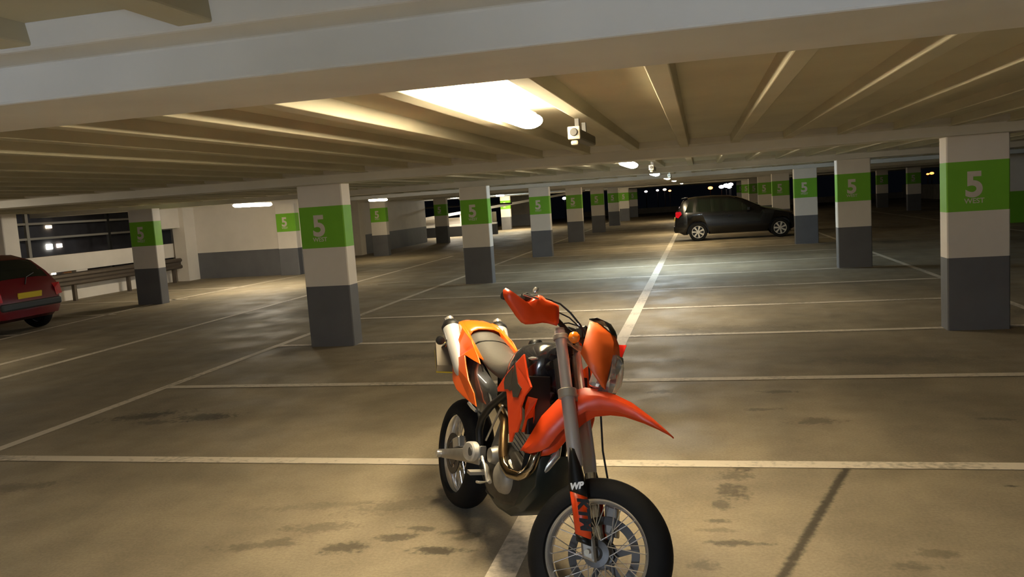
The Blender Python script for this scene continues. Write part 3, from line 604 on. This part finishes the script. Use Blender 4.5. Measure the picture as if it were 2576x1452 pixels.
for s in (-1, 1):
    P(S().tube([(.900, .405 * s, 1.163), (.925, .34 * s, 1.172), (.95, .285 * s, 1.182)], .017, 16), 'grip', m_rub, parent=hb)
    P(S().tube([(.97, .25 * s, 1.195), (1.01, .26 * s, 1.215), (1.015, .32 * s, 1.205), (.985, .40 * s, 1.19)], .005, 8), 'lever', m_chr, parent=hb)
    P(S().obox((.985, .235 * s, 1.212), (.026, .012 * s, 0), (-.012, .022 * s, 0), (0, 0, .016)), 'master_cylinder', m_bk, parent=hb, smooth=False, bevel=.006)
    P(S().obox((1.085, .032 * s, 1.135), (.022, 0, 0), (0, .014, 0), (0, 0, .026)), 'bar_clamp', m_mblk, parent=hb, smooth=False, bevel=.004)
P(S().lathe([(0, -.012), (.009, -.012), (.013, 0), (.009, .012), (0, .012)], (.985, -.30, 1.243), (0, 0, 1), 16), 'reservoir_cap', m_chr, parent=hb)
gp = [(.906, -.419, 1.193), (.901, -.425, 1.179), (.907, -.417, 1.158), (.917, -.405, 1.144), (.941, -.376, 1.122), (.963, -.35, 1.101), (.983, -.325, 1.087), (.997, -.307, 1.087), (1.017, -.283, 1.101), (1.043, -.252, 1.124), (1.059, -.232, 1.132), (1.087, -.197, 1.137), (1.09, -.194, 1.154), (1.082, -.204, 1.19), (1.073, -.215, 1.221), (1.049, -.244, 1.224), (1.03, -.267, 1.221), (1.015, -.286, 1.228), (1.005, -.298, 1.225), (.991, -.315, 1.204), (.975, -.334, 1.177), (.966, -.345, 1.173), (.949, -.366, 1.173), (.924, -.397, 1.187)]
for s in (-1, 1):
    nrm = Vector((.774, .633 * s * 1, 0)); n = len(gp); c_ = Vector((1.00, .305 * s, 1.16)); ro = [Vector((a, b_ * -s, z)) for a, b_, z in gp]
    ri = [c_.lerp(v, .78) + nrm * .016 for v in ro]; rc = [c_.lerp(v, .3) + nrm * .024 for v in ro]; rb = [v - nrm * .020 + Vector((0, 0, 0)) for v in ro]
    hg = P(S().loft([ro, ri, rc], True, False).add(rc, [tuple(range(n))]), 'hand_guard', ORG2, solid=.004, angle=35)
    P(S().obox((.972, -.300 * -s, 1.196), (.020, .018 * s, 0), (-.020, .034 * s, 0), (0, 0, .018)), 'switch_housing', m_bk, parent=hb, smooth=False, bevel=.006)
P(S().tube([(.99, -.22, 1.235), (1.006, -.15, 1.250), (1.045, -.14, 1.248), (1.102, -.13, 1.222), (1.155, -.10, 1.185), (1.185, -.06, 1.15), (1.19, -.03, 1.08)], .0045, 8), 'brake_hose', m_mblk)
P(S().tube([(1.01, -.20, 1.212), (1.047, -.15, 1.208), (1.10, -.12, 1.202), (1.165, -.09, 1.170), (1.18, -.05, 1.10)], .0035, 8), 'throttle_cable', m_mblk)
P(S().tube([(1.05, -.10, 1.165), (1.08, -.06, 1.19), (1.14, -.02, 1.195), (1.18, .02, 1.15)], .0035, 8), 'clutch_cable', m_mblk)
P(S().obox((1.15, 0, 1.165), (.022, 0, .012), (0, .055, 0), (-.012, 0, .028)), 'instrument_pod', m_bk, smooth=False, bevel=.008)
for k in (-1, 1): P(S().lathe([(0, -.002), (.010, -.001), (.012, .006)], (1.125, .02 * k - .03, 1.20), (.2, 0, -1), 14), 'key_switch', m_chr)
# headlight mask
rows = [((1.190, .105, 1.212), (1.205, .040, 1.228)), ((1.200, .122, 1.160), (1.280, .042, 1.192)), ((1.207, .130, 1.115), (1.306, .048, 1.160)), ((1.209, .132, 1.061), (1.325, .062, 1.106)), ((1.255, .122, 1.020), (1.335, .066, 1.040)), ((1.297, .110, .985), (1.340, .068, .985)), ((1.335, .085, .952), (1.344, .066, .948))]
mk = MB(st)
for s in (-1, 1):
    mk.loft([[Vector((a[0], a[1] * s, a[2])), Vector(a).lerp(Vector(b_), .5) * Vector((1, s, 1)) if False else Vector(((a[0] + b_[0]) / 2 + .006, (a[1] + b_[1]) / 2 * s, (a[2] + b_[2]) / 2)), Vector((b_[0], b_[1] * s, b_[2]))] for a, b_ in rows], False)
mk.loft([[Vector((b_[0], -b_[1], b_[2])), Vector((b_[0] + .010, 0, b_[2] + .003)), Vector((b_[0], b_[1], b_[2]))] for a, b_ in rows[:4]], False)
mask = P(mk, 'headlight_mask', mat('mask_orange', (.66, .10, .010), .45), solid=.004, angle=30)
P(S().loft([[Vector((x, -w_, z)), Vector((x + .012, 0, z + .006)), Vector((x, w_, z))] for x, w_, z in ((1.165, .055, 1.232), (1.200, .060, 1.246), (1.238, .058, 1.240), (1.268, .052, 1.214), (1.283, .045, 1.194))], False), 'visor', m_bk, parent=mask, solid=.004)
P(S().prism([(1.262, .10, 1.180), (1.318, .10, 1.192), (1.316, .10, 1.106)], (0, .006, 0)), 'mask_tab', m_red, parent=mask, smooth=False)
ln = [(1.336, .050, 1.112), (1.352, .060, 1.075), (1.362, .064, 1.035), (1.366, .064, .995), (1.358, .058, .958), (1.340, .045, .936)]
rings = []
for x, w_, z in ln: rings.append([Vector((x - .035, -w_ * 1.05, z)), Vector((x - .010, -w_ * .85, z)), Vector((x + .012, -w_ * .4, z)), Vector((x + .018, 0, z)), Vector((x + .012, w_ * .4, z)), Vector((x - .010, w_ * .85, z)), Vector((x - .035, w_ * 1.05, z))])
hl = P(S().loft(rings, False), 'headlight', m_lens, solid=.003)
for z in (1.075, .985): P(S().lathe([(.0, -.035), (.020, -.028), (.036, -.008), (.040, .002)], (1.345, 0, z), (1, 0, 0), 24), 'reflector', m_chr, parent=hl)
P(S().lathe([(0, 0), (.012, 0), (.012, .02), (0, .024)], (1.325, 0, 1.03), (1, 0, 0), 14), 'bulb', m_chr, parent=hl)
P(S().obox((1.285, 0, 1.03), (.03, 0, 0), (0, .062, 0), (0, 0, .085)), 'lamp_housing', m_chr, smooth=False, bevel=.02)
for s in (-1, 1):
    o = P(S().lathe([(0, -.022), (.018, -.018), (.026, -.004), (.026, .008), (.016, .022), (0, .026)], (1.165, .155 * s, 1.116), (1, 0, 0), 24), 'front_indicator', m_amb)
    P(S().tube([(1.165, .14 * s, 1.116), (1.15, .09 * s, 1.10)], .007, 8), 'stalk', m_bk, parent=o)
# front mudguard
fd = [((1.050, .590), (1.110, .590), .050), ((1.062, .625), (1.150, .610), .056), ((1.073, .665), (1.182, .640), .060), ((1.096, .762), (1.205, .700), .064), ((1.141, .851), (1.232, .752), .066), ((1.190, .905), (1.258, .797), .068), ((1.245, .938), (1.296, .838), .068), ((1.300, .947), (1.361, .864), .066), ((1.385, .947), (1.425, .876), .064), ((1.455, .936), (1.517, .874), .060), ((1.56, .899), (1.588, .866), .048), ((1.63, .868), (1.640, .856), .026), ((1.668, .850), (1.668, .848), .008)]
rings = []
for (xr, zr), (xe, ze), w_ in fd:
    xm, zm = xr * .62 + xe * .38, zr * .62 + ze * .38
    rings.append([(xe, -w_, ze), (xm, -w_ * .93, zm), (xr + .002, -w_ * .60, zr - .004), (xr, 0, zr), (xr + .002, w_ * .60, zr - .004), (xm, w_ * .93, zm), (xe, w_, ze)])
P(S().loft(rings, False), 'front_mudguard', ORG2, solid=.004, angle=25)
P(S().obox((1.50, .115, .44), (.030, 0, .0), (0, .026, 0), (-.02, 0, .060)), 'front_brake_caliper', mat('gold_grey_caliper', (.25, .23, .20), .45, .7), smooth=False, bevel=.010)
P(S().tube([(1.18, .06, 1.08), (1.21, .10, .98), (1.30, .122, .857), (1.361, .122, .709), (1.425, .124, .594), (1.47, .13, .48)], .0048, 8), 'front_brake_line', m_mblk)
P(S().tube([(1.515, -.155, .300), (1.515, .14, .300)], .011, 14), 'front_axle', m_chr)
# ------------------------------------------------------------------ cars
def car(name, loc, rz, paint, zt, W, label, xr, xf, belt, glass, side_w, rear_w, wheel_r=.305, roofk=.72):
    T_ = empty(name, loc, rz); tag(T_, label, 'car')
    def ztop(x): return lerpz(zt, x)
    def hw(x): return lerpz(W, x)
    def ring(x):
        t = ztop(x); w_ = hw(x); zb = .22 if .25 < x < zt[-1][0] - .3 else .30; be = min(belt, t - .05)
        k = max(0, min(1, (t - be) / .55)); rw = w_ * (.97 - (.97 - roofk) * k)
        half = [(w_ * .90, zb), (w_ * .985, zb + .10), (w_, .50 if be > .55 else be * .9), (w_ * .985, be), (rw, t - .045), (rw * .80, t - .008), (rw * .4, t + .004)]
        return [(x, -y, z) for y, z in half] + [(x, 0, t + .006)] + [(x, y, z) for y, z in reversed(half)]
    def sy(x, z):
        t = ztop(x); w_ = hw(x); be = min(belt, t - .05); k = max(0, min(1, (t - be) / .55)); rw = w_ * (.97 - (.97 - roofk) * k)
        return w_ * .985 + (rw - w_ * .985) * max(0, (z - be)) / max(.01, (t - .045 - be))
    xs = sorted(set([a for a, _ in zt] + [zt[-1][0] * i / 26 for i in range(27)]))
    body = MB().loft([ring(x) for x in xs]).build('body', paint, T_, angle=34)
    for wx in (xr, xf):
        cu = MB().lathe([(0, -1.2), (wheel_r + .055, -1.2), (wheel_r + .055, 1.2), (0, 1.2)], (wx, 0, wheel_r + .01), n=40).build('cut', m_blk)
        cu.location = loc; cu.rotation_euler = (0, 0, rz)
        md = body.modifiers.new('arch', 'BOOLEAN'); md.operation = 'DIFFERENCE'; md.object = cu; md.solver = 'EXACT'
        bpy.context.view_layer.update(); dg = bpy.context.evaluated_depsgraph_get(); me = bpy.data.meshes.new_from_object(body.evaluated_get(dg)); body.modifiers.clear(); body.data = me; bpy.data.objects.remove(cu)
    MB().box((.3, -.62, .24), (zt[-1][0] - .3, .62, .62)).build('underbody', m_blk, T_, smooth=False)
    for s in (-1, 1):
        for poly in side_w:
            MB().prism([(x, s * (sy(x, z) + .002), z) for x, z in poly], (0, .012, 0)).build('side_window', glass, T_, smooth=False)
    ws = MB()
    def strip(x0, x1, wk, nm):
        rr_ = []
        for i in range(7):
            x = x0 + (x1 - x0) * i / 6; w_ = sy(x, ztop(x) - .045) * wk; rr_.append([(x, -w_, ztop(x) - .012), (x, -w_ * .6, ztop(x) + .012), (x, 0, ztop(x) + .018), (x, w_ * .6, ztop(x) + .012), (x, w_, ztop(x) - .012)])
        MB().loft(rr_, False).build(nm, glass, T_)
    strip(*rear_w[0], .86, 'rear_window'); strip(*rear_w[1], .90, 'windscreen')
    for wx in (xr, xf):
        for s in (-1, 1):
            we = empty('wheel'); we.parent = T_; y = s * (hw(wx) - .10)
            MB().lathe([(.19, -.09), (wheel_r - .02, -.09), (wheel_r, -.06), (wheel_r, .06), (wheel_r - .02, .09), (.19, .09)], (wx, y, wheel_r), n=40, closed=True).build('tyre', m_rub, we)
            al = MB(); al.lathe([(.205, .0), (.205, .095), (.190, .095), (.185, .0)], (wx, y, wheel_r), (0, s, 0), 40, True); al.lathe([(0, .088), (.045, .086), (.05, .06)], (wx, y, wheel_r), (0, s, 0), 20)
            for k in range(7):
                a = 2 * math.pi * k / 7 + .4; d = Vector((math.cos(a), 0, math.sin(a))); e = Vector((-d.z, 0, d.x)); c_ = Vector((wx, y + s * .075, wheel_r))
                al.prism([c_ + d * .03 + e * .018, c_ + d * .195 + e * .032, c_ + d * .195 - e * .032, c_ + d * .03 - e * .018], (0, .02, 0))
            MB().lathe([(0, .02), (.19, .02)], (wx, y, wheel_r), (0, s, 0), 24).build('brake_plate', m_blk, we)
            al.build('alloy_rim', m_alloy, we, smooth=False)
    return T_, sy, ztop, hw
m_alloy = mat('silver_alloy_wheel', (.60, .57, .50), .35, .5)
m_bpaint = mat('black_car_paint', (.004, .004, .005), .25, coat=.3); m_rpaint = mat('red_car_paint', (.15, .004, .010), .3, coat=.4)
m_glass = mat('dark_car_glass', (.010, .016, .012), .06, coat=.5); m_tail = mat('red_tail_lamp', (.55, .005, .02), .2, coat=.6)
LB = 4.02
zt = [(0, .55), (.03, .80), (.07, .93), (.14, 1.08), (.30, 1.36), (.42, 1.44), (.70, 1.475), (1.30, 1.49), (1.85, 1.46), (2.20, 1.36), (2.62, 1.16), (2.95, 1.01), (3.30, .94), (3.70, .84), (3.92, .70), (LB, .50)]
Wd = [(0, .68), (.10, .76), (.35, .83), (1.0, .86), (2.8, .86), (3.4, .83), (3.8, .74), (LB, .58)]
sw1 = [[(.36, .98), (.62, .97), (.66, 1.34), (.52, 1.33)], [(.70, .97), (1.52, .955), (1.50, 1.385), (.80, 1.375)], [(1.60, .955), (2.56, .95), (2.36, 1.11), (2.0, 1.33), (1.58, 1.385)]]
bc, sy, ztp, hwf = car('black_hatchback', (-.86, 28.86, 0), 0, m_bpaint, zt, Wd, 'small black hatchback with silver multi-spoke wheels parked across the far bays', .77, 3.40, .93, m_glass, sw1, ((.13, .31), (2.02, 2.80)))
for s in (-1, 1):
    MB().prism([(.045, s * .72, .84), (.05, s * .74, 1.00), (.22, s * .795, 1.02), (.26, s * .81, .93), (.14, s * .78, .80)], (0, .07, 0)).build('tail_lamp', m_tail, bc, smooth=False, bevel=.01)
    MB().obox((2.42, s * .93, 1.0), (.05, 0, 0), (0, .09, 0), (0, 0, .06)).build('wing_mirror', m_bpaint, bc, smooth=False, bevel=.02)
    MB().prism([(3.70, s * .70, .66), (3.86, s * .62, .62), (3.80, s * .60, .78), (3.52, s * .77, .80)], (0, .05, 0)).build('headlamp', m_lens, bc, smooth=False, bevel=.01)
    MB().box((1.75, s * .868 - .008, .80), (1.90, s * .868 + .008, .825)).build('door_handle', m_bpaint, bc, smooth=False)
MB().box((-.03, -.62, .34), (.12, .62, .52)).build('rear_bumper', m_bpaint, bc, smooth=False, bevel=.03)
MB().obox((.36, 0, 1.455), (.10, 0, .012), (0, .52, 0), (0, 0, .014)).build('roof_spoiler', m_bpaint, bc, smooth=False, bevel=.008)
MB().box((-.006, -.25, .70), (.012, .25, .81)).build('number_plate', m_plate, bc, smooth=False)
LR = 3.52
zt2 = [(0, .50), (.03, .66), (.09, .82), (.16, .92), (.30, 1.10), (.52, 1.30), (.80, 1.385), (1.4, 1.40), (1.9, 1.34), (2.35, 1.12), (2.65, .96), (3.0, .88), (3.35, .76), (LR, .50)]
Wd2 = [(0, .62), (.06, .74), (.25, .80), (1.0, .82), (2.6, .82), (3.2, .76), (LR, .55)]
sw2 = [[(.50, .92), (1.35, .90), (1.35, 1.30), (.75, 1.28)], [(1.42, .90), (2.32, .90), (1.95, 1.22), (1.42, 1.30)]]
rc_, sy2, ztp2, hw2 = car('red_hatchback', (-11.55, 12.0, 0), math.pi, m_rpaint, zt2, Wd2, 'small dark red hatchback with a yellow rear plate, cut off by the frame', .60, 2.90, .86, m_glass, sw2, ((.19, .50), (1.95, 2.60)), .285, .74)
MB().box((-.035, -.66, .44), (.10, .66, .57)).build('rear_bumper', mat('grey_bumper', (.035, .04, .04), .5), rc_, smooth=False, bevel=.03)
MB().obox((.025, 0, .665), (.010, 0, .004), (0, .26, 0), (-.01, 0, .056)).build('number_plate', m_plate, rc_, smooth=False)
for s in (-1, 1):
    MB().prism([(.02, s * .60, .60), (.04, s * .60, .74), (.10, s * .60, .82), (.10, s * .77, .82), (.05, s * .76, .62)], (0, .02, 0)).build('tail_lamp', m_tail, rc_, smooth=False, bevel=.01)
MB().tube([(.10, 0, .86), (.16, -.10, .98), (.22, -.34, 1.04)], .010, 6).build('rear_wiper', m_blk, rc_)
MB().box((.02, -.20, .56), (.06, .55, .575)).build('boot_trim', m_chr, rc_, smooth=False)
# lamps on the opposite ramp
for i, (px, py, c, s, w_, h_, nm) in enumerate(((122, 571, (1, .75, .45), 6, .22, .09, 'upper warm'), (124, 621, (1, .95, .75), 12, .22, .16, 'lower bright'), (149, 618, (1, .8, .6), 5, .2, .12, 'dimmer pinkish'), (136, 697, (1, .85, .6), 12, .14, .26, 'tall white'), (190, 690, (1, .35, .03), 1.6, .95, .15, 'long orange'))):
    d = f_ + r_ * ((px - 1288) / 2046.5) - u_ * ((py - 726) / 2046.5); k = -19.58 / d.x; y, z = d.y * k, 1.7305 + d.z * k
    t = MB().box((0, -w_ / 2, -h_ / 2), (.05, w_ / 2, h_ / 2)).build('bulkhead_light', lamp_mat(c, s, 'bulkhead_glow'), smooth=False, bevel=.01); t.location = (-19.60, y, z)
    tag(t, nm + ' light on the blue grey ramp wall beyond the red car', 'light', 'lights on the opposite ramp')
